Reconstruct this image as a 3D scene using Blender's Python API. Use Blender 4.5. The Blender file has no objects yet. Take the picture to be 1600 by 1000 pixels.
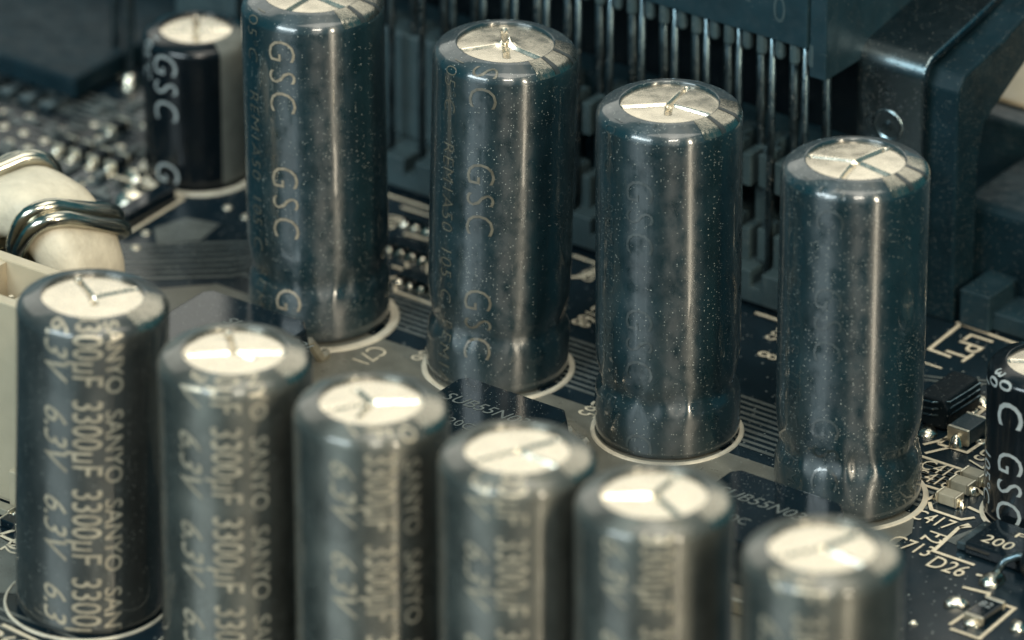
import bpy, bmesh, math, random
from mathutils import Vector, Matrix, noise
# One Blender unit is one centimetre. The board lies in z = 0, component rows run along x.
rnd = random.Random(7)
R = math.radians
sc = bpy.context.scene
C = sc.collection

# ------------------------------------------------------------------ camera
YAW, PITCH, DIST = R(36), R(27.4), 55.0
FWD = Vector((-math.sin(YAW)*math.cos(PITCH), math.cos(YAW)*math.cos(PITCH), -math.sin(PITCH)))
cd = bpy.data.cameras.new('camera'); cam = bpy.data.objects.new('camera', cd); C.objects.link(cam)
cam.location = -DIST*FWD
cam.rotation_euler = (math.pi/2-PITCH, 0, YAW)
cd.sensor_width = 36; cd.lens = 270; cd.clip_start = 1; cd.clip_end = 400
cd.dof.use_dof = True; cd.dof.focus_distance = 52.8; cd.dof.aperture_fstop = 0.37; cd.dof.aperture_blades = 0
sc.camera = cam

# ------------------------------------------------------------------ world and lamps
w = bpy.data.worlds.new('World'); sc.world = w; w.use_nodes = True
w.node_tree.nodes['Background'].inputs[0].default_value = (0.06, 0.34, 0.45, 1)
w.node_tree.nodes['Background'].inputs[1].default_value = 0.42

def lamp(name, az, el, dist, sx, sy, radiance, col, target=(1.0, -1.5, 1.0)):
    """area lamp; az in degrees to the right of the camera's own azimuth, el above the board"""
    ld = bpy.data.lights.new(name, 'AREA'); ld.shape = 'RECTANGLE'; ld.size = sx; ld.size_y = sy
    ld.energy = radiance*math.pi*sx*sy; ld.color = col
    o = bpy.data.objects.new(name, ld); C.objects.link(o)
    a = R(-54+az); e = R(el)
    d = Vector((math.cos(a)*math.cos(e), math.sin(a)*math.cos(e), math.sin(e)))
    o.location = Vector(target)+d*dist
    o.rotation_euler = (-d).to_track_quat('-Z', 'Y').to_euler()
    return o
WARM = (1.0, 0.91, 0.76)
lamp('key_lamp_left', -48, 34, 48, 25, 14, 17.0, (.80, .93, .96))
lamp('key_lamp_right', 33, 21, 55, 3.2, 19, 78.0, (1.0, .86, .64))
lamp('small_lamp_middle', 7, 44, 60, 13, 6, 56.0, WARM)
lamp('soft_lamp_back', 172, 36, 80, 110, 44, 1.5, (1.0, 0.92, 0.78))
# soft overhead panel: its left edge stops short, so the left-hand tops stay darker
ov = lamp('soft_lamp_overhead', 0, 89.9, 30, 21, 19, 3.5, (1.0, 0.93, 0.80)); ov.location = (5.0, -1.0, 31.0); ov.rotation_euler = (0, 0, 0)

sc.view_settings.view_transform = 'Standard'; sc.view_settings.look = 'None'
sc.view_settings.exposure = 0.08; sc.view_settings.gamma = 1.0
sc.render.engine = 'CYCLES'

# ------------------------------------------------------------------ materials
M = {}
def mat(key, col, rough=.5, metal=0.0, spec=.5, var=.15, vscale=6.0, bump=0.0, bscale=40.0, coat=0.0, dust=0.0, dscale=26.0,
        aniso=0.0, trans=0.0, sss=0.0, rvar=.25, stretch=(1, 1, 1), coat_rough=.08):
    m = bpy.data.materials.new(key); m.use_nodes = True; nt = m.node_tree; N = nt.nodes; L = nt.links
    b = N['Principled BSDF']
    tc = N.new('ShaderNodeTexCoord'); mp = N.new('ShaderNodeMapping'); L.new(tc.outputs['Object'], mp.inputs[0])
    mp.inputs['Scale'].default_value = stretch
    n1 = N.new('ShaderNodeTexNoise'); n1.inputs['Scale'].default_value = vscale; n1.inputs['Detail'].default_value = 6
    L.new(mp.outputs[0], n1.inputs['Vector'])
    mr = N.new('ShaderNodeMapRange'); mr.inputs[1].default_value = .3; mr.inputs[2].default_value = .7
    mr.inputs[3].default_value = 1-var; mr.inputs[4].default_value = 1+var; L.new(n1.outputs[0], mr.inputs[0])
    mul = N.new('ShaderNodeMix'); mul.data_type = 'RGBA'; mul.blend_type = 'MULTIPLY'; mul.inputs[0].default_value = 1
    mul.inputs[6].default_value = (*col, 1); L.new(mr.outputs[0], mul.inputs[7])
    n2 = N.new('ShaderNodeTexNoise'); n2.inputs['Scale'].default_value = vscale*2.3; n2.inputs['Detail'].default_value = 5
    L.new(mp.outputs[0], n2.inputs['Vector'])
    rr = N.new('ShaderNodeMapRange'); rr.inputs[1].default_value = .3; rr.inputs[2].default_value = .7
    rr.inputs[3].default_value = rough*(1-rvar); rr.inputs[4].default_value = min(1, rough*(1+rvar)); L.new(n2.outputs[0], rr.inputs[0])
    L.new(rr.outputs[0], b.inputs['Roughness'])
    b.inputs['Metallic'].default_value = metal; b.inputs['Specular IOR Level'].default_value = spec
    b.inputs['Coat Weight'].default_value = coat; b.inputs['Coat Roughness'].default_value = coat_rough
    if aniso:
        b.inputs['Anisotropic'].default_value = aniso; b.inputs['Anisotropic Rotation'].default_value = 0.25
        tg = N.new('ShaderNodeTangent'); tg.direction_type = 'RADIAL'; tg.axis = 'Z'; L.new(tg.outputs[0], b.inputs['Tangent'])
    if sss:
        b.inputs['Subsurface Weight'].default_value = sss; b.inputs['Subsurface Radius'].default_value = (.1, .08, .06)
    if bump:
        n3 = N.new('ShaderNodeTexNoise'); n3.inputs['Scale'].default_value = bscale; n3.inputs['Detail'].default_value = 4
        L.new(mp.outputs[0], n3.inputs['Vector'])
        bp = N.new('ShaderNodeBump'); bp.inputs['Strength'].default_value = bump; bp.inputs['Distance'].default_value = .02
        L.new(n3.outputs[0], bp.inputs['Height']); L.new(bp.outputs[0], b.inputs['Normal'])
    L.new(mul.outputs[2], b.inputs['Base Color'])
    if dust:
        # settled dust: sparse specks of two sizes, thicker in patches
        out = N['Material Output']; db = N.new('ShaderNodeBsdfDiffuse'); db.inputs[0].default_value = (.46, .48, .44, 1)
        oi = N.new('ShaderNodeObjectInfo'); off = N.new('ShaderNodeVectorMath'); off.operation = 'ADD'
        sca = N.new('ShaderNodeVectorMath'); sca.operation = 'SCALE'; L.new(tc.outputs['Object'], sca.inputs[0]); sca.inputs['Scale'].default_value = 1
        cmb = N.new('ShaderNodeMath'); cmb.operation = 'MULTIPLY'; cmb.inputs[1].default_value = 37.0; L.new(oi.outputs['Random'], cmb.inputs[0])
        L.new(sca.outputs[0], off.inputs[0]); L.new(cmb.outputs[0], off.inputs[1])
        masks = []
        for s_, rad, frac in ((dscale, .17, .32), (dscale*.45, .07, .18), (dscale*1.9, .28, .36)):
            v = N.new('ShaderNodeTexVoronoi'); v.inputs['Scale'].default_value = s_; L.new(off.outputs[0], v.inputs['Vector'])
            lt = N.new('ShaderNodeMath'); lt.operation = 'LESS_THAN'; L.new(v.outputs['Distance'], lt.inputs[0])
            sp = N.new('ShaderNodeSeparateColor'); L.new(v.outputs['Color'], sp.inputs[0])
            pn = N.new('ShaderNodeTexNoise'); pn.inputs['Scale'].default_value = 2.2; L.new(off.outputs[0], pn.inputs['Vector'])
            pr = N.new('ShaderNodeMath'); pr.operation = 'MULTIPLY_ADD'; L.new(pn.outputs[0], pr.inputs[0]); pr.inputs[1].default_value = 1.2; pr.inputs[2].default_value = frac-.62
            gt = N.new('ShaderNodeMath'); gt.operation = 'LESS_THAN'; L.new(sp.outputs[0], gt.inputs[0]); L.new(pr.outputs[0], gt.inputs[1])
            rm = N.new('ShaderNodeMath'); rm.operation = 'MULTIPLY'; rm.inputs[1].default_value = rad; L.new(sp.outputs[1], rm.inputs[0]); L.new(rm.outputs[0], lt.inputs[1])
            mm = N.new('ShaderNodeMath'); mm.operation = 'MULTIPLY'; L.new(lt.outputs[0], mm.inputs[0]); L.new(gt.outputs[0], mm.inputs[1])
            masks.append(mm)
        a = N.new('ShaderNodeMath'); a.operation = 'MAXIMUM'; L.new(masks[0].outputs[0], a.inputs[0]); L.new(masks[1].outputs[0], a.inputs[1])
        a2 = N.new('ShaderNodeMath'); a2.operation = 'MAXIMUM'; L.new(a.outputs[0], a2.inputs[0]); L.new(masks[2].outputs[0], a2.inputs[1])
        fm = N.new('ShaderNodeMath'); fm.operation = 'MULTIPLY'; fm.inputs[1].default_value = dust; L.new(a2.outputs[0], fm.inputs[0])
        mx = N.new('ShaderNodeMixShader'); L.new(fm.outputs[0], mx.inputs[0]); L.new(b.outputs[0], mx.inputs[1]); L.new(db.outputs[0], mx.inputs[2])
        L.new(mx.outputs[0], out.inputs['Surface'])
    M[key] = m
    return m
mat('solder_mask', (.006, .014, .020), .22, spec=.5, var=.25, vscale=3, bump=.05, bscale=60, dust=.35, dscale=14)
mat('copper_pour', (.125, .124, .103), .34, spec=.5, var=.2, vscale=4, bump=.10, bscale=50, dust=.3, dscale=30)
mat('copper_trace', (.095, .105, .098), .3, spec=.5, var=.2, vscale=6)
mat('silk_ink', (.62, .54, .40), .6, var=.14, vscale=30, bump=.2, bscale=120)
mat('ring_ink', (.52, .47, .37), .55, var=.12, vscale=12)
mat('sleeve_blue', (.0062, .0190, .0240), .40, spec=.9, var=.25, vscale=5, bump=.14, bscale=5, coat=.9, dust=.7, dscale=40, aniso=.965, stretch=(1, 1, .7), rvar=.4, coat_rough=.06)
mat('sleeve_slate', (.118, .120, .104), .53, metal=.74, spec=1.0, var=.3, vscale=5, bump=.07, bscale=8, coat=.8, dust=.4, dscale=30, aniso=.89, stretch=(1, 1, .6), coat_rough=.07)
mat('sleeve_slate_shaded', (.070, .076, .072), .50, metal=.65, spec=1.0, var=.25, vscale=5, bump=.06, bscale=7, coat=.9, dust=.4, dscale=30, aniso=.92, stretch=(1, 1, .5), coat_rough=.07)  # slate sleeve copy for the leftmost front capacitor, weaker overhead light painted in darker
mat('sleeve_black', (.0035, .006, .008), .22, spec=.35, var=.2, vscale=5, bump=.02, bscale=9, coat=.2)
mat('ink_silver', (.34, .315, .26), .26, metal=1.0, var=.2, vscale=20, bump=.15, bscale=60, stretch=(1, 1, .3))
mat('ink_grey', (.10, .115, .11), .5, var=.25, vscale=30)
mat('ink_tan', (.23, .200, .150), .5, var=.35, vscale=30, bump=.2, bscale=60)
mat('ink_faded', (.100, .092, .068), .42, spec=.8, var=.35, vscale=12, coat=.5, aniso=.9)
mat('ink_ghost', (.024, .036, .038), .42, spec=.9, var=.3, vscale=12, coat=.9, aniso=.96, coat_rough=.05)
mat('ink_gold', (.40, .355, .27), .46, metal=.35, var=.3, vscale=12)
mat('ink_white', (.28, .31, .31), .55, var=.15, vscale=20)
mat('ink_stripe', (.13, .135, .118), .45, var=.15, vscale=10)
mat('ink_dark', (.02, .028, .03), .4, var=.2)
mat('aluminium', (.70, .63, .515), .26, metal=.92, var=.07, vscale=7, bump=.03, bscale=40, rvar=.25)
mat('plastic_dark', (.0100, .0275, .0370), .42, spec=.45, var=.18, vscale=5, bump=.12, bscale=70, dust=.25, dscale=32)
mat('plastic_navy', (.0050, .0165, .0230), .5, spec=.15, var=.2, vscale=5, bump=.1, bscale=70, dust=.2, dscale=32)
mat('plastic_grey', (.034, .058, .066), .45, spec=.45, var=.15, vscale=5, bump=.12, bscale=70, dust=.25, dscale=28)
mat('plastic_black', (.0025, .007, .010), .6, spec=.2, var=.2, vscale=5, bump=.08, bscale=70, dust=.25, dscale=30)
mat('epoxy', (.005, .010, .014), .08, spec=.5, var=.2, vscale=8, bump=.02, bscale=90, dust=.3, dscale=38)
mat('nylon', (.44, .375, .265), .42, spec=.4, var=.06, vscale=5, bump=.04, bscale=40, sss=.1)
mat('core_paint', (.56, .50, .385), .5, spec=.4, var=.12, vscale=8, bump=.3, bscale=28)
mat('copper_wire', (.44, .42, .35), .20, metal=1, var=.15, vscale=8)
mat('steel', (.19, .245, .265), .25, metal=1, var=.06, vscale=5, bump=.02, bscale=60, dust=.3, dscale=36, rvar=.12)
mat('pin_metal', (.105, .150, .170), .34, metal=1, var=.45, vscale=14, bump=.12, bscale=40, dust=.7, dscale=36, stretch=(1, 1, .4))
mat('solder', (.62, .58, .48), .22, metal=1, var=.2, vscale=14, bump=.5, bscale=22)
mat('tin', (.72, .66, .53), .35, metal=.9, var=.12, vscale=14, bump=.1, bscale=50)
mat('land_metal', (.10, .12, .12), .45, metal=.6, var=.5, vscale=3)
mat('ceramic', (.26, .24, .18), .45, var=.12, vscale=20)

# ------------------------------------------------------------------ helpers
def link(name, me, m, parent=None, loc=(0, 0, 0), smooth=False):
    o = bpy.data.objects.new(name, me); C.objects.link(o)
    if m is not None and not me.materials: me.materials.append(M[m])
    if smooth:
        for p in me.polygons: p.use_smooth = True
    o.location = loc
    if parent is not None: o.parent = parent
    return o
def thing(name, label, cat, loc=(0, 0, 0), group=None, rotz=0.0):
    o = bpy.data.objects.new(name, None); C.objects.link(o); o.empty_display_size = .2
    o.location = loc; o.rotation_euler = (0, 0, rotz); o['label'] = label; o['category'] = cat
    if group: o['group'] = group
    return o
def mesh(name, vs, fs):
    me = bpy.data.meshes.new(name); me.from_pydata(vs, [], fs); me.update(); return me
def bm_mesh(name, bm):
    me = bpy.data.meshes.new(name); bm.to_mesh(me); bm.free(); return me
def box_mesh(name, x0, x1, y0, y1, z0, z1, bev=0.0, seg=2):
    bm = bmesh.new(); bmesh.ops.create_cube(bm, size=1)
    for v in bm.verts:
        v.co = Vector(((x0+x1)/2+v.co.x*(x1-x0), (y0+y1)/2+v.co.y*(y1-y0), (z0+z1)/2+v.co.z*(z1-z0)))
    if bev: bmesh.ops.bevel(bm, geom=bm.edges[:], offset=bev, segments=seg, affect='EDGES', profile=.5)
    return bm_mesh(name, bm)
def box(name, m, parent, x0, x1, y0, y1, z0, z1, bev=0.0, seg=2):
    return link(name, box_mesh(name, x0, x1, y0, y1, z0, z1, bev, seg), m, parent)
def prism_x(name, m, parent, prof, x0, x1, bev=0.0):
    """extrude a (y,z) polygon along x"""
    bm = bmesh.new()
    a = [bm.verts.new((x0, y, z)) for y, z in prof]; b = [bm.verts.new((x1, y, z)) for y, z in prof]
    n = len(prof); bm.faces.new(a); bm.faces.new(b[::-1])
    for i in range(n): bm.faces.new((a[i], b[i], b[(i+1) % n], a[(i+1) % n]))
    bmesh.ops.recalc_face_normals(bm, faces=bm.faces[:])
    if bev: bmesh.ops.bevel(bm, geom=bm.edges[:], offset=bev, segments=2, affect='EDGES', profile=.5)
    return link(name, bm_mesh(name, bm), m, parent)
def lathe_mesh(name, prof, seg=72, fn=None):
    vs = []; fs = []; n = len(prof)
    for r, z in prof:
        for k in range(seg):
            a = 2*math.pi*k/seg; rr = r; zz = z
            if fn: rr, zz = fn(r, z, a)
            vs.append((rr*math.cos(a), rr*math.sin(a), zz))
    for i in range(n-1):
        for k in range(seg):
            fs.append((i*seg+k, i*seg+(k+1) % seg, (i+1)*seg+(k+1) % seg, (i+1)*seg+k))
    return mesh(name, vs, fs)
def tube_mesh(name, pts, r, seg=10, closed=False):
    vs = []; fs = []; n = len(pts); P = [Vector(p) for p in pts]
    up = Vector((0.13, .07, 1)).normalized()
    for i in range(n):
        if closed: t = P[(i+1) % n]-P[i-1]
        else: t = P[min(i+1, n-1)]-P[max(i-1, 0)]
        t.normalize(); u = (up-up.dot(t)*t).normalized(); v = t.cross(u); up = u
        rr = r[i] if isinstance(r, (list, tuple)) else r
        for k in range(seg):
            a = 2*math.pi*k/seg; vs.append(P[i]+rr*(math.cos(a)*u+math.sin(a)*v))
    for i in range(n if closed else n-1):
        j = (i+1) % n
        for k in range(seg): fs.append((i*seg+k, i*seg+(k+1) % seg, j*seg+(k+1) % seg, j*seg+k))
    if not closed:
        fs.append(tuple(range(seg))[::-1]); fs.append(tuple((n-1)*seg+k for k in range(seg)))
    return mesh(name, vs, fs)
def strip(vs, fs, pts, wd, z):
    """flat polyline of width wd at height z, mitred"""
    P = [Vector(p) for p in pts]; base = len(vs)
    for i, p in enumerate(P):
        d0 = (p-P[i-1]).normalized() if i else (P[1]-P[0]).normalized()
        d1 = (P[i+1]-p).normalized() if i < len(P)-1 else d0
        n = Vector((-(d0+d1).y, (d0+d1).x)).normalized(); k = wd/2/max(.4, n.dot(Vector((-d0.y, d0.x))))
        vs.append((p.x+n.x*k, p.y+n.y*k, z)); vs.append((p.x-n.x*k, p.y-n.y*k, z))
    for i in range(len(P)-1):
        a = base+2*i; fs.append((a, a+1, a+3, a+2))
_tc = {}
def text_bm(txt, size, italic=0.0, weight=0.0, sx=1.0, space=1.0):
    """text outline as a flat bmesh, left baseline at the origin"""
    key = (txt, size, italic, weight, sx, space)
    if key not in _tc:
        cu = bpy.data.curves.new('t', 'FONT'); cu.body = txt; cu.size = size; cu.shear = italic; cu.offset = weight; cu.resolution_u = 3; cu.space_character = space
        o = bpy.data.objects.new('t', cu); C.objects.link(o); bpy.context.view_layer.update()
        me = bpy.data.meshes.new_from_object(o.evaluated_get(bpy.context.evaluated_depsgraph_get()))
        bpy.data.objects.remove(o); bpy.data.curves.remove(cu)
        _tc[key] = ([Vector((v.co.x*sx, v.co.y, 0)) for v in me.vertices], [tuple(p.vertices) for p in me.polygons])
        bpy.data.meshes.remove(me)
    bm = bmesh.new(); vs = [bm.verts.new(v) for v in _tc[key][0]]
    for f in _tc[key][1]:
        try: bm.faces.new([vs[i] for i in f])
        except ValueError: pass
    return bm
def flat_text(name, m, parent, txt, size, loc, rot=0.0, sx=1.0, weight=0.0, italic=0.0):
    o = link(name, bm_mesh(name, text_bm(txt, size, italic, weight, sx)), m, parent)
    o.location = loc; o.rotation_euler = (0, 0, rot)
    return o

# ------------------------------------------------------------------ the board
board = box('circuit_board', 'solder_mask', None, -16, 14, -9, 14, -.16, 0)
board['kind'] = 'structure'
def sheet(name, m, pts, z=.003):
    return link(name, mesh(name, [(x, y, z) for x, y in pts], [tuple(range(len(pts)))]), m, board)
sheet('copper_area', 'copper_pour', [(-2.05, -.80), (3.92, -.72), (4.05, -.95), (4.0, -2.9), (3.6, -3.2), (-1.2, -3.2), (-2.3, -1.6), (-2.42, -1.17)])
sheet('copper_area', 'copper_trace', [(-2.98, -.36), (-2.90, -.09), (-2.63, -.02), (-2.58, -.32), (-2.80, -.56)])
sheet('copper_area', 'solder_mask', [(-4.9, -.1), (-3.2, .62), (-3.3, 1.0), (-5.3, .62), (-5.2, .1)])
sheet('copper_area', 'copper_trace', [(-1.0, -4.62), (-.55, -4.75), (-.2, -5.1), (-.55, -5.3), (-1.05, -4.95)])
sheet('copper_area', 'copper_trace', [(4.40, -.52), (4.62, -.50), (4.42, -.92), (4.28, -.9)])
vs = []; fs = []
for k in range(10):                                     # the bus that runs behind the tall capacitors
    y = .02-k*.066
    strip(vs, fs, [(-3.9+k*.05, y-1.52-k*.005), (-2.42+k*.062, y-.27+.002*k), (-2.1+k*.03, y), (4.0, y-.02)] if k < 7 else [(-2.0, y), (3.95, y-.02)], .030 if k % 3 else .036, .003)
for k in range(5): strip(vs, fs, [(3.45, -.06-k*.07), (3.85, -.06-k*.07), (4.1+.05*k, .2-k*.07), (5.4, .2-k*.07)], .024, .003)
for k in range(2): strip(vs, fs, [(2.8, .93+k*.06), (3.05, 1.03+k*.06), (3.6, 1.36+k*.06), (4.6, 1.4+k*.06)], .022, .003)
for k in range(3): strip(vs, fs, [(3.3, .45+k*.05), (3.5, .53+k*.05), (3.75, .52+k*.05), (4.6, .5+k*.05)], .02, .003)
for k in range(12): strip(vs, fs, [(-6.5, .18+k*.085), (-4.6, .18+k*.085), (-4.3+.03*k, .3+k*.085), (-3.2, .32+k*.085)], .03, .003)
for k in range(8): strip(vs, fs, [(-1.5, -4.9-.09*k), (-.9, -4.9-.09*k), (-.4, -5.4-.09*k), (.6, -5.42-.09*k)], .03, .003)
t = link('trace_bundle', mesh('trace_bundle', vs, fs), 'copper_trace', board); t['kind'] = 'stuff'

def silk_line(pts, wd=.028):
    v = []; f = []; strip(v, f, pts, wd, .006)
    return link('silkscreen_line', mesh('silkscreen_line', v, f), 'silk_ink', board)
for pts in ([(-1.95, 1.08), (-1.35, 1.08)], [(-1.66, .74), (-1.48, .98), (-1.72, .98)], [(-1.44, .64), (-1.22, .66), (-1.2, .84)],
            [(-1.2, .17), (-.82, .17)], [(-1.12, -.04), (-1.02, .12), (-1.15, .28)], [(-1.02, -.03), (-.94, -.14), (-.60, -.15)], [(-1.02, -.03), (-.8, .2), (-.6, .36)],
            [(-.9, .2), (-1.06, .42)], [(-.24, 1.08), (.05, 1.07), (.02, .84), (-.15, .70)], [(1.35, 1.11), (1.9, 1.11)],
            [(2.60, 1.83), (3.4, 1.79)], [(2.64, 1.82), (2.67, 1.37), (2.86, 1.36)],
            [(3.40, .0), (4.12, .01)], [(3.50, .22), (3.73, .23), (3.74, .62), (3.66, .63)], [(3.50, .22), (3.48, .84), (3.38, .86)], [(3.42, .15), (3.56, .42)],
            [(3.55, .60), (3.80, .52)], [(3.60, .24), (3.50, .05)],
            [(4.30, -.62), (4.27, -.70), (4.31, -1.08), (4.64, -1.08)], [(4.27, -.70), (4.33, -.64)],
            [(3.72, -.34), (3.90, -.33), (3.88, -.50)], [(4.05, -.16), (4.34, -.30), (4.28, -.44), (4.16, -.42)],
            [(3.91, -.52), (3.98, -.60), (4.22, -.60), (4.28, -.52)], [(3.93, -.46), (4.00, -.40), (4.06, -.40)],
            [(4.36, -.22), (4.38, -.42), (4.48, -.58)],
            [(4.74, -1.38), (4.93, -1.35), (4.96, -1.42), (5.18, -1.42), (5.21, -1.90), (4.98, -1.90)], [(4.96, -1.42), (4.95, -1.86)], [(4.72, -1.18), (4.92, -1.16)],
            [(-3.10, .14), (-3.08, -.58)], [(-3.10, .14), (-3.86, .14), (-3.84, -.5)],
            [(-1.14, -4.36), (-.70, -4.42)], [(-.95, -4.62), (-.58, -4.66)], [(-.95, -4.45), (-.75, -4.62)], [(-.15, -5.56), (.2, -5.60)], [(-.86, -4.38), (-.95, -4.62)]):
    silk_line(pts)
def silk_text(txt, x, y, size=.22, rot=0.0, sx=.74, weight=.0):
    return flat_text('silkscreen_text', 'silk_ink', board, txt, size, (x, y, .007), rot, sx, weight)
D90 = -math.pi/2
silk_text('C71', -.56, -.90, .22, D90, .8, -.002); silk_text('C66', -.24, -.62, .22, D90, .8, -.002)
silk_text('C168', .36, .56, .22, D90); silk_text('C65', 1.20, -.62, .22, D90); silk_text('R82', -.02, 1.02, .19, D90)
silk_text('FB55', 1.62, 1.10, .19, D90); silk_text('8', 1.72, .66, .24, D90)
silk_text('LPT', 2.78, 1.76, .29, D90, .9); silk_text('1', 2.74, 1.22, .24, D90)
silk_text('FB57', 3.80, .42, .22, D90)
silk_text('C419', 3.56, -.15, .20, 0); silk_text('C418', 3.58, -.29, .20, 0); silk_text('C417', 3.90, -.78, .20, 0)
silk_text('F2', 4.14, -.84, .22, D90); silk_text('C713', 3.98, -1.18, .21, 0); silk_text('D26', 4.36, -1.28, .23, 0)
silk_text('C52', -.84, -4.72, .24, 0); silk_text('R66', -.14, -5.80, .24, 0); silk_text('C92', -1.72, .84, .24, D90)
silk_text('R2', -.82, -4.62, .20, D90)
# plated through holes
via_me = lathe_mesh('via', [(.016, .001), (.018, .010), (.034, .010), (.038, .003)], 16)
for x, y in [(-4.95, .31), (-4.76, .31), (-4.75, .13), (-4.55, .30), (-4.57, .13), (-4.33, .15), (-4.18, .15), (-3.99, .14), (-3.80, .14), (-4.24, .57), (-4.02, .55), (-3.83, .55),
             (-4.42, .74), (-4.1, .95), (-3.72, .88), (-3.63, .24), (-5.1, .5), (-4.9, .55), (-4.55, .52), (-2.89, -.69), (-2.98, -.46), (-2.55, .18), (-2.75, .22), (3.42, .78), (3.50, .90), (3.66, .80), (3.72, .42), (-.9, -5.05), (2.35, .55), (.62, .35), (-.75, .55)]:
    link('via', via_me, 'tin', board, (x, y, 0), smooth=True)

vs = []; fs = []
for k in range(150):
    x = rnd.uniform(-6.4, -3.55); y = rnd.choice([-.32, -.2, -.08, .04, .42, .52, .64, .84, .94, 1.04, 1.16])+rnd.uniform(-.02, .02)
    a_, b_ = rnd.choice([(.05, .03), (.03, .05), (.08, .025), (.025, .08), (.035, .035)]); h = rnd.choice([.012, .012, .03, .05])
    n = len(vs); vs += [(x+sx_*a_, y+sy_*b_, z) for z in (.002, h) for sx_, sy_ in ((-1, -1), (1, -1), (1, 1), (-1, 1))]
    fs += [(n+4, n+5, n+6, n+7)]+[(n+q, n+(q+1) % 4, n+4+(q+1) % 4, n+4+q) for q in range(4)]
o = link('solder_lands', mesh('solder_lands', vs, fs), 'land_metal', board); o['kind'] = 'stuff'

# ------------------------------------------------------------------ electrolytic capacitors
def cap_profile(rad, H, crimp):
    sh = .085*rad/.5
    p = [(rad*.93, .0), (rad*.975, .012), (rad, .05)]
    if crimp:
        p += [(rad, .20), (rad*1.002, .27), (rad*.99, .32), (rad*.972, .36), (rad*.94, .395), (rad*.922, .425), (rad*.925, .455), (rad*.945, .49), (rad*.97, .54), (rad*.989, .60), (rad, .68), (rad, .74)]
    H -= .055*rad/.5; n = 14; z0 = p[-1][1]; z1 = H-sh
    p += [(rad, z0+(z1-z0)*(i+1)/n) for i in range(n)]
    ri = rad*.675; slope = R(19)
    arc = [(rad-sh+sh*math.cos(a), H-sh+sh*math.sin(a)) for a in [R(7.1*i) for i in range(1, 11)]]
    p += arc; r9, z9 = arc[-1]
    p += [(r9-(r9-ri)*k, z9+(r9-ri)*k*math.tan(slope)-.006*k**4) for k in (.2, .4, .6, .8, .92, 1.0)]
    return p, ri
def make_cap(name, label, base, lean, rad, H, sleeve, arms, depth, group, crimp=True, blob=False, seed=0):
    t = thing(name, label, 'capacitor', (base[0], base[1], 0), group)
    d = Vector((lean[0], lean[1], H)).normalized()
    t.rotation_mode = 'QUATERNION'; t.rotation_quaternion = Vector((0, 0, 1)).rotation_difference(d)
    prof, ri = cap_profile(rad, H, crimp)
    def fn(r, z, a):
        q = Vector((math.cos(a)*1.7, math.sin(a)*1.7, z*1.1+seed*5.3))
        k = noise.noise(q)*.0022
        if crimp and z < .8:                                     # the sleeve puckers round the crimp
            e = math.exp(-((z-.42)/.15)**2)
            k += e*(noise.noise(Vector((math.cos(a)*4, math.sin(a)*4, z*5+seed)))*.022+abs(noise.noise(Vector((math.cos(a)*2, math.sin(a)*2, seed+9))))*.015)
        return (r+k if z < H-.12 else r), z
    ztop = prof[-1][1]; inner = [(ri*.985, ztop-.014), (ri*.98, ztop-.06)]
    s = link('sleeve', lathe_mesh('sleeve', prof+inner, 120, fn), sleeve, t, smooth=True)
    # aluminium top with pressed vent score
    vs = [(0, 0, 0)]; fs = []; nr, na = 60, 260; rr = ri*.985
    for i in range(1, nr+1):
        for k in range(na):
            r = rr*i/nr; a = 2*math.pi*k/na; x = r*math.cos(a); y = r*math.sin(a); h = .006*(1-(r/rr)**2)
            for am, ln in arms:
                u = Vector((math.cos(am), math.sin(am))); tt = min(max(x*u.x+y*u.y, 0), rr*ln)
                dd = math.hypot(x-u.x*tt, y-u.y*tt)
                h -= depth*1.15*max(0.0, 1-dd/.026)
            h += .0022*noise.noise(Vector((x*7, y*7, seed)))
            if blob:
                dd = math.hypot(x+.0, y-.02); h += .045*math.exp(-(dd/.05)**2)*(1+.8*noise.noise(Vector((x*22, y*22, 3))))
            vs.append((x, y, h))
    for k in range(na): fs.append((0, 1+k, 1+(k+1) % na))
    for i in range(nr-1):
        for k in range(na): fs.append((1+i*na+k, 1+(i+1)*na+k, 1+(i+1)*na+(k+1) % na, 1+i*na+(k+1) % na))
    top = link('vent_top', mesh('vent_top', vs, fs), 'aluminium', t, (0, 0, ztop-.026), smooth=True)
    # arc length table so print follows the sleeve over the shoulder
    full = prof; S = [0.0]
    for i in range(1, len(full)): S.append(S[-1]+math.hypot(full[i][0]-full[i-1][0], full[i][1]-full[i-1][1]))
    # print starts at the inner edge of the top ring and runs down: s = total - u
    def wrap(u, ang, lift):
        s_ = max(0, min(S[-1]-1e-5, S[-1]-u)); lo = 0
        while S[lo+1] < s_: lo += 1
        k = (s_-S[lo])/(S[lo+1]-S[lo]); r0, z0 = full[lo]; r1, z1 = full[lo+1]
        r = r0+(r1-r0)*k; z = z0+(z1-z0)*k; tr, tz = r1-r0, z1-z0; ln = math.hypot(tr, tz)
        r2, z2 = fn(r, z, ang); r2 += lift*tz/ln; z2 += lift*(-tr)/ln
        return (r2*math.cos(ang), r2*math.sin(ang), z2)
    t['len'] = S[-1]
    return t, s, wrap, S[-1]
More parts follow.
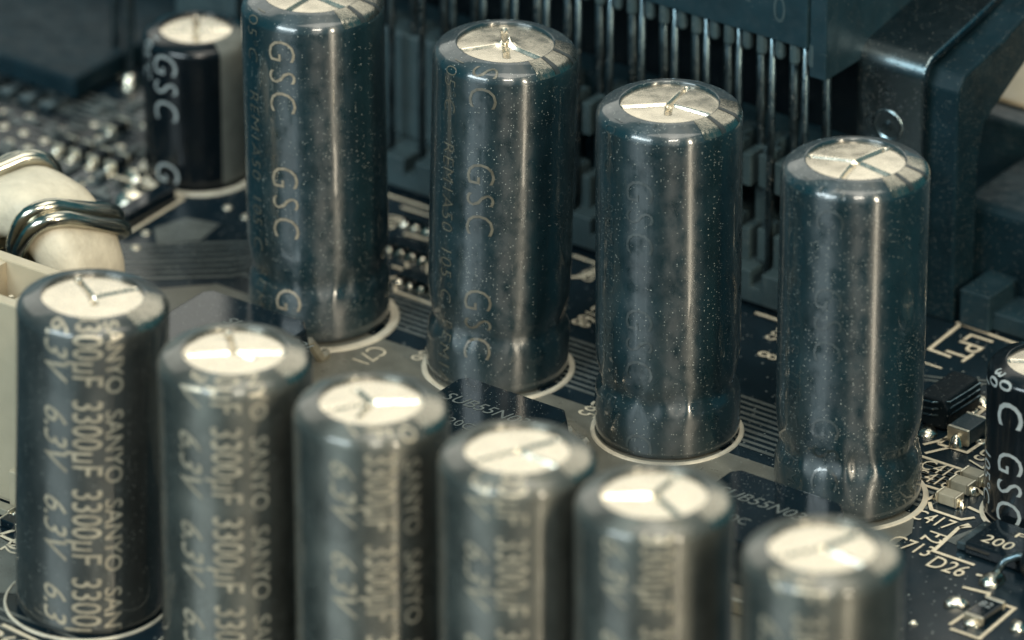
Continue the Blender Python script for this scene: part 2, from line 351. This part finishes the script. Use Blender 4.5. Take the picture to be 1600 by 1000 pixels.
def wrap_text(parent, wrap, total, rad, txt, size, u0, az, m, sx=1.0, weight=0.0, italic=0.0, lift=.003, name='printed_lettering', space=1.0):
    """txt runs down the side; az is the azimuth (deg, right of the camera) of the letters' middle"""
    bm = text_bm(txt, size, italic, weight, sx, space)
    xs = [v.co.x for v in bm.verts]; ys = [v.co.y for v in bm.verts]
    ym = .36*size
    for ax, lo, hi, st in ((0, min(xs), max(xs), .04), (1, min(ys), max(ys), .03)):
        k = lo+st
        while k < hi:
            co = (k, 0, 0) if ax == 0 else (0, k, 0); no = (1, 0, 0) if ax == 0 else (0, 1, 0)
            bmesh.ops.bisect_plane(bm, geom=bm.verts[:]+bm.edges[:]+bm.faces[:], plane_co=co, plane_no=no); k += st
    dead = [v for v in bm.verts if u0+v.co.x > total-.05 or u0+v.co.x < .004]
    bmesh.ops.delete(bm, geom=dead, context='VERTS')
    for v in bm.verts:
        v.co = Vector(wrap(u0+v.co.x, R(-54+az)+(v.co.y-ym)/rad, lift))
    return link(name, bm_mesh(name, bm), m, parent, smooth=True)
def wrap_patch(parent, wrap, u0, u1, a0, a1, m, lift, name, nu=60, na=14):
    vs = []; fs = []
    for i in range(nu+1):
        for k in range(na+1):
            vs.append(wrap(u0+(u1-u0)*i/nu, R(-54+a0+(a1-a0)*k/na), lift))
    for i in range(nu):
        for k in range(na): b = i*(na+1)+k; fs.append((b, b+na+1, b+na+2, b+1))
    me = mesh(name, vs, fs)
    return link(name, me, m, parent, smooth=True)
def silk_ring(parent_board, x, y, r0, r1, m='ring_ink', h=.012):
    o = link('silkscreen_ring', lathe_mesh('silkscreen_ring', [(r0, .001), (r0, h), (r1-.008, h), (r1, .001)], 96), m, parent_board, (x, y, 0))
    return o
def arms_of(*a): return [(R(36+x), l) for x, l in a]

GS = [
 ('tall blue capacitor whose top is cut by the upper picture edge, gold lettering clearest', (-1.173, -.729), (-.053, .028), arms_of((-125, .9), (-43, .9), (135, .9), (45, .9)), -24, 'ink_tan', .25, False, (.03, -.035)),
 ('tall blue capacitor with a ragged metal burr at the middle of its vented top', (.315, -.611), (.031, .059), arms_of((197, .92), (-41, .95), (92, .8), (-87, .6)), -17, 'ink_faded', .80, True, (.03, -.03)),
 ('tall blue capacitor with a clean bright cross on top, third in the back row', (1.840, -.688), (-.028, .023), arms_of((185, .95), (66, .9), (-32, .95), (-95, .45)), -24, 'ink_ghost', .47, False, (.01, -.02)),
 ('tall blue capacitor standing beside the white LPT1 marking, rightmost of the tall blue row', (3.367, -.717), (-.037, .067), arms_of((162, .92), (46, .9), (-45, .95), (-111, .95)), -21, 'ink_ghost', .83, False, (.03, -.02)),
]
for i, (lab, base, lean, arms, taz, tm, ph, blob, ro) in enumerate(GS):
    t, s, wr, tot = make_cap('tall_blue_capacitor', lab, base, lean, .505, 2.54, 'sleeve_blue', arms, .030, 'tall blue capacitors in the back row', True, blob, i)
    u = ph-.975
    while u < tot-.2:
        wrap_text(t, wr, tot, .505, 'GSC', .30, u, taz, tm, sx=.88, weight=-.0035, space=1.30); u += .975
    for k, wd in enumerate(('105°C', 'REM1A50', '105°C', 'REM1A50')):
        wrap_text(t, wr, tot, .505, wd, .16, (.05, .72, 1.52, 2.1)[k], taz-31, 'ink_faded' if i < 2 else 'ink_ghost', weight=-.003, space=1.1)
    st = wrap_patch(t, wr, .006, .19, 27, 98, 'ink_silver', .0025, 'polarity_stripe', 20)
    u = .0
    while u < .1:
        for a in (47, 72):
            wrap_patch(st, wr, u+.008, u+.185, a-2.6, a+2.6, 'ink_dark', .0045, 'minus_mark', 14, 3)
        u += .62
    del t['len']
    silk_ring(board, base[0]+ro[0], base[1]+ro[1], .505, (.57, .545, .538, .545)[i])
BL = [
 ('short black capacitor with white lettering behind the toroid inductor', (-3.33, .62), 9, arms_of((180, .95), (0, .95), (92, .9), (-88, .7)), 0),
 ('short black capacitor cut by the right picture edge beside the chip marked 200', (4.585, -.155), 0, arms_of((170, .9), (20, .9), (90, .9), (-88, .7)), 1),
]
for lab, base, dz, arms, k in BL:
    t, s, wr, tot = make_cap('short_black_capacitor', lab, base, (0, 0), .40, 1.18, 'sleeve_black', arms, .024, 'short black capacitors', False, False, 20+k)
    if k == 0:
        for u in (.14, 1.02): wrap_text(t, wr, tot, .40, 'GSC', .30, u, -33, 'ink_white', sx=.86, space=1.25, weight=-.002)
        wrap_text(t, wr, tot, .40, '105°C', .15, .02, -62, 'ink_white')
        wrap_patch(t, wr, .01, tot-.05, 28, 95, 'ink_stripe', .0025, 'polarity_stripe')
    else:
        wrap_text(t, wr, tot, .40, 'GSC', .30, .62, -38, 'ink_white', sx=.86, space=1.25, weight=-.001); wrap_text(t, wr, tot, .40, 'C', .30, .24, -40, 'ink_white', weight=.002)
        wrap_text(t, wr, tot, .40, '30', .15, .05, -66, 'ink_white', weight=.002); wrap_text(t, wr, tot, .40, '1', .18, .17, -84, 'ink_white'); wrap_text(t, wr, tot, .40, '105°C', .16, .70, -74, 'ink_white'); wrap_text(t, wr, tot, .40, '0', .16, .10, -48, 'ink_white', weight=.002)
    del t['len']
    silk_ring(board, base[0]+.02, base[1]-.02, .40, .455 if k == 0 else .43)
SA = [
 ('bronze grey capacitor beside the white plastic connector, sharpest of the front row', (.116, -4.953), (.037, .065), -25, 0, 20, arms_of((30, .95), (112, .9), (-80, .3)), 0.0),
 ('bronze grey capacitor second from the white connector in the blurred front row', (1.383, -4.961), (0, 0), -33, -4, 20, arms_of((185, .9), (2, .92), (100, .9), (-30, .4)), .22),
 ('bronze grey capacitor third from the white connector in the blurred front row', (2.513, -4.989), (0, 0), -20, 8, 32, arms_of((5, .9), (120, .6), (200, .95), (250, .6)), .40),
 ('bronze grey capacitor with a bright Y shaped score, fourth along the blurred front row', (3.651, -4.970), (0, 0), -30, -3, 22, arms_of((203, .9), (32, .9), (-38, .95)), .15),
 ('bronze grey capacitor with one bright short line on top, fifth along the front row', (4.684, -4.937), (0, 0), -30, 2, 24, arms_of((180, .95), (60, .8), (-60, .8)), .5),
 ('bronze grey capacitor nearest the camera, the most blurred and lowest in the picture', (5.915, -4.885), (0, 0), -40, -10, 18, arms_of((200, .9), (40, .9), (-40, .9)), .3),
]
for i, (lab, base, lean, a1, a2, a3, arms, ph) in enumerate(SA):
    t, s, wr, tot = make_cap('bronze_capacitor', lab, base, lean, .505, 2.315, 'sleeve_slate' if i else 'sleeve_slate_shaded', arms, .028, 'capacitors in the blurred front row', False, False, 40+i)
    for k in range(5):
        u = .02-ph+k*.66
        if -.5 < u < tot-.2:
            wrap_text(t, wr, tot, .505, '6.3V', .24, u, a1, 'ink_gold', italic=.35, sx=1.0, weight=.001)
            wrap_text(t, wr, tot, .505, '3300µF', .285, u-.06, a2, 'ink_gold', sx=.66, weight=.002)
            if i < 3: wrap_text(t, wr, tot, .505, 'SANYO', .165, u+.02, a3, 'ink_gold', sx=1.0, weight=.002)
    wrap_patch(t, wr, .006, .19, 46 if i else 40, 100, 'ink_silver', .0025, 'polarity_stripe')
    del t['len']
    silk_ring(board, base[0]-.02, base[1]-.01, .545, .562)

# ------------------------------------------------------------------ power transistors
for i, (x, lab) in enumerate(((-1.56, 'glossy black power transistor in front of the tall capacitor at upper left'),
                              (.69, 'glossy black power transistor before the burred tall capacitor, marking half hidden'),
                              (2.98, 'glossy black power transistor at the foot of the rightmost tall capacitor'))):
    t = thing('power_transistor', lab, 'transistor', (x, -1.53, 0), 'power transistors between the capacitor rows')
    bm = bmesh.new(); W, D, H = 1.0, .88, .44
    ring = lambda z, ins: [bm.verts.new(v) for v in ((ins+.05, -ins, z), (W-ins-.09, -ins, z), (W-ins, -.10-ins, z), (W-ins, -D+ins, z), (ins, -D+ins, z), (ins, -.06-ins, z))]
    a, b, c = ring(.02, .02), ring(.22, 0), ring(H, .025)
    for p, q in ((a, b), (b, c)):
        for k in range(6): bm.faces.new((p[k], q[k], q[(k+1) % 6], p[(k+1) % 6]))
    bm.faces.new(c[::-1]); bm.faces.new(a); bmesh.ops.recalc_face_normals(bm, faces=bm.faces[:])
    bmesh.ops.bevel(bm, geom=bm.edges[:], offset=.012, segments=2, affect='EDGES', profile=.5)
    body = link('package', bm_mesh('package', bm), 'epoxy', t)
    flat_text('printed_lettering', 'ink_grey', body, 'SUB55N03L', .155, (.09 if i else .42, -.39, H+.002), 0, sx=1.0, italic=.25)
    flat_text('printed_lettering', 'ink_grey', body, '20C', .13, (.32 if i else .6, -.66, H+.002), 0)
    if i: link('ejector_mark', lathe_mesh('ejector_mark', [(.001, .001), (.055, .001), (.06, .003), (.066, .001)], 24), 'epoxy', body, (.25, -.56, H), smooth=True)
    box('mounting_tab', 'tin', t, .02, .98, -1.06, -.87, .01, .12, .015)
    for k in (.17, .5, .83):
        link('lead', tube_mesh('lead', [(k, .02, .2), (k, .10, .2), (k, .16, .12), (k, .22, .03), (k, .30, .03)], .04, 6), 'tin', t)

# ------------------------------------------------------------------ toroid inductor
t = thing('toroid_inductor', 'cream painted toroid inductor wound with thick bare wire', 'inductor', (-2.52, -2.30, .66))
t.rotation_euler = (R(0), 0, 0)
RO, RI, HT, cr = .66, .26, .31, .15
sec = []
for cx, cy, a0 in ((RO-cr, HT-cr, 0), (RI+cr, HT-cr, 90), (RI+cr, -HT+cr, 180), (RO-cr, -HT+cr, 270)):
    sec += [(cx+cr*math.cos(R(a0+22.5*k)), cy+cr*math.sin(R(a0+22.5*k))) for k in range(5)]
vs = []; fs = []; n = len(sec); seg = 96
for k in range(seg):
    a = 2*math.pi*k/seg
    for r, h in sec:
        j = .006*noise.noise(Vector((math.cos(a)*4, math.sin(a)*4, h*6)))
        vs.append(((r+j)*math.cos(a), h+j, (r+j)*math.sin(a)))
for k in range(seg):
    for q in range(n): fs.append((k*n+q, k*n+(q+1) % n, ((k+1) % seg)*n+(q+1) % n, ((k+1) % seg)*n+q))
link('core', mesh('core', vs, fs), 'core_paint', t, smooth=True)
for a0 in (25, 34.5, 98, 107.5, 134, 145, 186, 197, 238, 290, 340):
    sm = []; o = .058; cr2 = .20; sk = 34
    for cx, cy, aa in ((RO+o-cr2, HT+o-cr2, 0), (RI-o+cr2, HT+o-cr2, 90), (RI-o+cr2, -HT-o+cr2, 180), (RO+o-cr2, -HT-o+cr2, 270)):
        for k in range(6):
            r_ = cx+cr2*math.cos(R(aa+18*k)); h_ = cy+cr2*math.sin(R(aa+18*k)); an = R(a0+sk*(.5-.5*h_/(HT+o)))
            sm.append((r_*math.cos(an), h_, r_*math.sin(an)))
    link('wire_turn', tube_mesh('wire_turn', sm, .058, 14, True), 'copper_wire', t, smooth=True)

# ------------------------------------------------------------------ white power connector
t = thing('power_connector', 'cream plastic power connector at the left picture edge', 'connector', (-1.03, -4.26, 0))
bm = bmesh.new()
def pocket(x0, x1, y0, y1): return [(x0, y0), (x1, y0), (x1, y1), (x0, y1)]
H = 1.57; W = 1.9; Dp = .60; wl = .09
box('shell_wall', 'nylon', t, -W, 0, 0, wl, .04, H, .012); box('shell_wall', 'nylon', t, -W, 0, Dp-wl, Dp, .04, H, .012)
box('shell_wall', 'nylon', t, -wl, -.002, wl-.004, Dp-wl+.004, .042, H-.002, .0)
for k in range(1, 4): box('divider', 'nylon', t, -wl-.42*k-.06*(k-1)-.06, -wl-.42*k-.06*(k-1), wl-.004, Dp-wl+.004, .05, H-.02)
box('floor_plate', 'nylon', t, -W+.01, -.01, .01, Dp-.01, .03, H-.42)
for k in range(4): link('contact_pin', tube_mesh('contact_pin', [(-.30-.48*k, Dp/2, .5), (-.30-.48*k, Dp/2, 1.40), (-.30-.48*k, Dp/2, 1.44)], [.05, .05, .02], 4), 'tin', t)
box('foot', 'nylon', t, -.10, .02, -.03, .12, .0, .30, .01)
del bm

# ------------------------------------------------------------------ port connector stack behind the capacitors
t = thing('port_connector', 'tall grey port connector with a row of long pins behind the capacitors', 'connector', (0, 1.15, 0))
PITCH_X = .281
pins = [1.32+PITCH_X*k for k in range(1, -18, -1)]
# base with lip; a notch for each pin
box('base_lip', 'plastic_grey', t, -4.2, 1.74, .17, .95, .05, .30, .012)
for a, b in zip([p+.05 for p in pins], [1.74]+[p-.05 for p in pins][:-1]):
    if b-a > .02: box('lip_tooth', 'plastic_grey', t, a, b, .0, .20, .05, .299, .01)
box('lip_floor', 'plastic_grey', t, -4.2, 1.738, .004, .19, .052, .17, .004)
for i, p in enumerate(pins):
    # guide ribs left and right of each pin, in two tiers, standing before a recess
    for dx in ((-.085, .055) if p > -.6 else ()):
        z = .012 if dx < 0 else -.012
        box('guide_rib', 'plastic_grey', t, p+dx, p+dx+.07, .14, .34, .31+z, .56+z, .006); box('guide_rib', 'plastic_grey', t, p+dx, p+dx+.07, .14, .34, .90+z, 1.15+z, .006)
    if p > -.6: box('back_panel', 'plastic_grey', t, p+.06, p+PITCH_X-.11, .30, .62, .30, 1.14+.0005*i, .015)
    link('contact_pin', tube_mesh('contact_pin', [(p, .16, .12), (p+rnd.uniform(-.008, .008), .16, 1.2), (p+rnd.uniform(-.008, .008), .18, 2.6)], .028, 8), 'pin_metal', t, smooth=True)
    link('contact_pin', tube_mesh('contact_pin', [(p+.085, .34, .3), (p+.083+rnd.uniform(-.01, .01), .34, 1.2), (p+.085, .30, 2.6)], .034, 8), 'pin_metal', t, smooth=True)
box('back_panel', 'plastic_grey', t, -4.2, -.62, .30, .62, .30, 1.15, .03)
box('rear_panel', 'plastic_dark', t, -4.2, 1.6, .64, .90, .30, 1.10, .01)
# upper block with nubs that hold the pins
blk = box('upper_block', 'plastic_dark', t, -3.6, 1.655, .10, 1.8, 2.12, 3.6, .012)
o = flat_text('moulded_mark', 'plastic_grey', blk, '0', .30, (1.36, .097, 2.27), 0, sx=.8); o.rotation_euler = (math.pi/2, 0, 0)
o = flat_text('moulded_mark', 'plastic_grey', blk, 'c', .24, (1.10, .097, 2.36), 0, sx=.8); o.rotation_euler = (math.pi/2, 0, 0)
for p in pins:
    link('pin_nub', tube_mesh('pin_nub', [(p-.072, .145, 2.15), (p-.072, .145, 1.985), (p-.072, .145, 1.965)], [.040, .040, .030], 10), 'plastic_grey', t, smooth=False)
    link('pin_nub', tube_mesh('pin_nub', [(p+.075, .165, 2.15), (p+.075, .165, 1.985), (p+.075, .165, 1.965)], [.040, .040, .030], 10), 'plastic_grey', t, smooth=False)
box('end_lug', 'plastic_dark', t, 1.657, 1.80, .13, 1.9, 1.90, 3.6, .012)
# bent steel bracket
def bent(pts, th, x0, x1, name, m):
    P = [Vector(p) for p in pts]; out = []
    for s_ in (1, -1):
        row = []
        for i, p in enumerate(P):
            d = (P[min(i+1, len(P)-1)]-P[max(i-1, 0)]).normalized(); n = Vector((-d.y, d.x)); row.append(p+n*th/2*s_)
        out += row if s_ == 1 else row[::-1]
    return prism_x(name, m, t, [(p.x, p.y) for p in out], x0, x1, .014)
arc = [(.60+.14-.14*math.cos(R(a)), 1.87+.14*math.sin(R(a))) for a in range(0, 85, 12)]
arc2 = [(1.72+.12*math.sin(R(a)), 2.20+.12-.12*math.cos(R(a))) for a in range(10, 90, 16)]
br = bent([(.60, .02)]+arc+[(1.2, 2.09)]+arc2+[(1.86, 2.9)], .07, 1.78, 2.34, 'metal_bracket', 'steel')
link('rivet', lathe_mesh('rivet', [(.001, .006), (.03, .0), (.06, -.016), (.085, -.018), (.10, .002), (.108, .006), (.118, .004), (.13, -.003), (.132, -.03)], 32), 'steel', br, smooth=True)
rv = br.children[0]; rv.location = (2.05, .558, 1.46); rv.rotation_euler = (math.pi/2, 0, 0)
prism_x('bracket_post', 'plastic_navy', t, [(.66, .0), (.66, 1.83), (.74, 1.93), (1.25, 2.02), (1.66, 2.15), (1.8, 2.3), (1.82, 2.9), (2.4, 2.9), (2.4, 2.25), (1.9, 1.92), (1.02, 1.45), (.95, 1.2), (.93, 0)], 1.74, 2.575, .02)
box('rear_shell', 'plastic_black', t, -4.2, 1.7, 1.9, 2.4, .3, 3.6, .02)
# second connector to the right
t = thing('port_housing', 'dark port housing with rounded corner at the right picture edge', 'connector', (2.62, 1.80, 0))
box('housing_shell', 'plastic_navy', t, -.26, 2.6, .38, 1.30, .0, .80, .07, 4)
box('base_step', 'plastic_dark', t, .02, .27, .0, .60, .02, .30, .012); box('base_plate', 'plastic_dark', t, .26, 2.6, .06, .5, .02, .16, .012)
link('mounting_post', lathe_mesh('mounting_post', [(.10, .1), (.13, .14), (.13, .2), (.085, .24), (.085, .44), (.07, .48), (.001, .49)], 24), 'tin', t, (.62, .25, 0), smooth=True)
t = thing('pale_block', 'pale blurred connector top in the upper right corner', 'connector', (1.55, 3.40, 0))
box('block_body', 'plastic_dark', t, -.0, 2.8, -.25, 2.4, 0, .96, .03); box('pale_panel', 'nylon', t, .06, 2.7, -.02, 2.3, .96, 1.0, .02)
# shield can and lamp-lit strips behind the pins
t = thing('metal_shield', 'small bright metal shield seen between the pins', 'shield', (-.35, 4.6, 0))
box('shield_face', 'tin', t, 0, .16, 0, .1, 0, .75, .02); box('shield_top', 'tin', t, .3, .62, .0, .3, .62, .95, .03)

# ------------------------------------------------------------------ dark chip and pins in the far left corner
t = thing('flat_chip', 'dark blurred flat chip with grey leads in the upper left corner', 'chip', (-4.75, .92, 0))
box('package', 'plastic_navy', t, -3.5, 0, 0, 1.6, .03, .22, .03)
for k in range(9): link('lead', box_mesh('lead', -.06, .06, -.24, .02, .005, .06, .01), 'pin_metal', t, (-.12-.2*k, 0, 0))
t = thing('far_connector', 'dark blurred slot connector behind the far chip', 'connector', (-6.2, 2.9, 0))
box('slot_body', 'plastic_navy', t, -3.5, 2.2, 0, .9, 0, .85, .03); box('slot_groove', 'plastic_black', t, -3.4, 2.1, .3, .6, .84, .853)
for (x, y, h, lab) in ((-4.62, 1.42, 1.7, 'long thin blurred pin with a bright soldered foot, far left'), (-4.86, 1.55, 1.5, 'thin blurred pin standing alone nearest the left corner')):
    t = thing('standing_pin', lab, 'pin', (x, y, 0))
    link('shaft', tube_mesh('shaft', [(0, 0, .02), (.01, 0, .6), (0, 0, h)], .035, 6), 'pin_metal', t)
    link('solder_foot', lathe_mesh('solder_foot', [(.09, .002), (.07, .05), (.045, .11), (.001, .13)], 16), 'solder', t, smooth=True)

# ------------------------------------------------------------------ small surface-mount parts
def solder_blob(parent, x, y, r=.05, h=.05):
    k = rnd.random()*9
    me = lathe_mesh('solder_joint', [(r, .002), (r*.9, h*.4), (r*.6, h*.8), (r*.25, h), (.0005, h*1.02)], 14, lambda q, z, a: (q*(1+.18*math.sin(2*a+k)+.1*math.sin(3*a+k*2)), z))
    return link('solder_joint', me, 'solder', parent, (x, y, 0), smooth=True)
def chip_part(name, label, cat, x, y, lx, ly, h, m, group=None, rot=0.0, ends='tin', axis='x'):
    t = thing(name, label, cat, (x, y, 0), group, rot)
    e = .22 if axis == 'x' else .22
    if axis == 'x':
        box('body', m, t, -lx/2*(1-e), lx/2*(1-e), -ly/2, ly/2, .008, h, .008)
        for s_ in (-1, 1):
            x0, x1 = sorted((s_*lx/2*(1-e)+s_*.0005, s_*lx/2)); box('end_cap', ends, t, x0, x1, -ly/2-.002, ly/2+.002, .006, h+.003, .008)
            solder_blob(t, s_*(lx/2+.012), 0, ly*.34, h*.7)
    else:
        box('body', m, t, -lx/2, lx/2, -ly/2*(1-e), ly/2*(1-e), .008, h, .008)
        for s_ in (-1, 1):
            y0, y1 = sorted((s_*ly/2*(1-e)+s_*.0005, s_*ly/2)); box('end_cap', ends, t, -lx/2-.002, lx/2+.002, y0, y1, .006, h+.003, .008)
            solder_blob(t, 0, s_*(ly/2+.012), lx*.34, h*.7)
    return t
G3 = 'ceramic chip capacitors beside their C417 to C419 marks'
chip_part('chip_capacitor', 'tan ceramic chip next to the C419 mark, highest of three', 'capacitor', 4.00, -.10, .17, .10, .09, 'ceramic', G3)
chip_part('chip_capacitor', 'tan ceramic chip next to the C418 mark, middle of three', 'capacitor', 4.00, -.25, .17, .10, .09, 'ceramic', G3)
chip_part('chip_capacitor', 'tan ceramic chip above the C417 mark, lowest of three', 'capacitor', 4.03, -.45, .17, .10, .09, 'ceramic', G3)
chip_part('ferrite_chip', 'dark square ferrite chip beside the FB57 mark', 'ferrite', 3.61, .42, .17, .26, .13, 'plastic_dark', axis='y')
t = chip_part('chip_resistor', 'tiny dark resistor in a white outline at the lower right corner', 'resistor', 5.07, -1.62, .14, .30, .07, 'epoxy', axis='y')
flat_text('printed_lettering', 'ink_white', t.children[0], '82', .10, (-.06, .0, .072), 0)
t = thing('fuse_chip', 'flat dark fuse chip printed 200 under the letter P', 'fuse', (4.62, -.80, 0))
box('package', 'epoxy', t, -.12, .34, -.19, .21, .01, .10, .012); box('terminal', 'pin_metal', t, -.2, -.122, -.17, .19, .008, .07, .01); box('terminal', 'pin_metal', t, .342, .43, -.17, .19, .008, .07, .01)
flat_text('printed_lettering', 'silk_ink', t.children[0], '200', .155, (-.05, -.12, .102), 0, sx=1.05); flat_text('printed_lettering', 'silk_ink', t.children[0], 'P', .10, (.10, .06, .102), 0, sx=2.0)
# black coil-like part with bright edge bands
t = thing('banded_diode', 'black rounded part with thin bright bands beside the rightmost tall capacitor', 'diode', (3.33, .62, 0))
prism = [(-.12, .02), (-.14, .18), (-.10, .25), (.10, .25), (.14, .18), (.12, .02)]
bm = bmesh.new(); a = [bm.verts.new((q, -.24, z)) for q, z in prism]; b = [bm.verts.new((q, .20, z)) for q, z in prism]
bm.faces.new(a); bm.faces.new(b[::-1])
for k in range(6): bm.faces.new((a[k], b[k], b[(k+1) % 6], a[(k+1) % 6]))
bmesh.ops.recalc_face_normals(bm, faces=bm.faces[:]); bmesh.ops.bevel(bm, geom=bm.edges[:], offset=.02, segments=3, affect='EDGES', profile=.5)
link('body', bm_mesh('body', bm), 'plastic_black', t)
for k in range(3):
    z = .235-.05*k; link('band', tube_mesh('band', [(-.12, -.245, z-.03), (.02, -.252, z-.015), (.13, -.20, z), (.148, 0, z+.005), (.145, .16, z)], .008, 6), 'pin_metal', t)
solder_blob(t, .02, -.30, .08, .05); solder_blob(t, .06, .30, .08, .05)
# bent lead diode D26 at the lower right
t = thing('leaded_diode', 'black diode with a bent bright lead below the chip printed 200', 'diode', (5.12, -1.08, 0))
link('body', lathe_mesh('body', [(.001, -.25), (.11, -.25), (.14, -.22), (.14, .22), (.11, .25), (.001, .25)], 28), 'plastic_black', t, (.16, .06, .16), smooth=True)
t.children[0].rotation_euler = (0, math.pi/2, 0)
link('lead', tube_mesh('lead', [(-.05, .06, .16), (-.16, .05, .16), (-.24, .0, .12), (-.27, -.08, .03)], .030, 8), 'pin_metal', t, smooth=True)
solder_blob(t, -.26, -.12, .09, .07)
for (x, y, r, lab) in ((4.83, -1.60, .075, 'dull solder mound left of the outlined resistor'), (5.33, -1.62, .065, 'shiny solder mound at the right picture edge below'), (4.74, -1.98, .03, 'tiny shiny solder dot in the dark lower right')):
    o = solder_blob(None, x, y, r, r*.8); o.name = 'solder_mound'; o['label'] = lab; o['category'] = 'solder'
# resistor arrays between the first two tall capacitors
GA = 'small resistor arrays behind the bus traces'
for x, y, lab in ((-1.20, .40, 'small resistor array with three shiny joints, farther one between the left tall capacitors'), (-.83, .02, 'small resistor array with shiny joints, nearer one between the left tall capacitors')):
    t = thing('resistor_array', lab, 'resistor', (x, y, 0), GA)
    box('body', 'epoxy', t, -.20, .20, -.03, .10, .008, .07, .008)
    for k in range(4): solder_blob(t, -.15+.1*k, -.06, .035, .05)
    for k in range(4): solder_blob(t, -.15+.1*k, .13, .035, .05)
t = thing('resistor_array', 'small resistor array hidden most, beside the base of the grey port', 'resistor', (-1.40, .82, 0), GA)
box('body', 'epoxy', t, -.15, .15, -.05, .05, .008, .07, .008)
for k in range(3): solder_blob(t, -.1+.1*k, -.09, .035, .05)
# chips in the blurred field at the left
GL = 'dark chips in the blurred field at the left'
for k, (x, y, lab) in enumerate(((-4.33, .27, 'tiny dark blurred chip, leftmost of four above the toroid'), (-4.17, .27, 'tiny dark blurred chip, second of four above the toroid'),
                (-4.00, .27, 'tiny dark blurred chip, third of four above the toroid'), (-3.83, .27, 'tiny dark blurred chip nearest the short black capacitor, fourth of four'), (-4.21, .74, 'tiny dark blurred chip standing alone above the row of four'))):
    chip_part('tiny_chip', lab, 'resistor', x, y, .10, .18, .08, 'plastic_black', GL, axis='y')
t = thing('rough_solder_part', 'dark chip with a crumpled bright solder joint beside the toroid', 'chip', (-3.28, -.14, 0))
box('body', 'epoxy', t, .02, .16, -.36, .22, .01, .12, .012)
for q, (x, y, r) in enumerate(((-.10, .03, .12), (-.16, .12, .08), (-.04, -.1, .08))): solder_blob(t, x, y, r, .10)
for x, y, lab in ((-3.63, .24, 'bright blurred solder pad left of the black capacitor'), (-4.05, 1.12, 'pale blurred pad behind the left black capacitor')):
    o = solder_blob(None, x, y, .09, .05); o.name = 'solder_pad'; o['label'] = lab; o['category'] = 'solder'
chip_part('chip_resistor', 'tiny chip with a shiny joint below the white connector', 'resistor', -.96, -4.47, .16, .10, .06, 'epoxy')
chip_part('chip_resistor', 'tiny chip nearest the foot of the white connector', 'resistor', -1.12, -4.36, .16, .09, .06, 'ceramic')
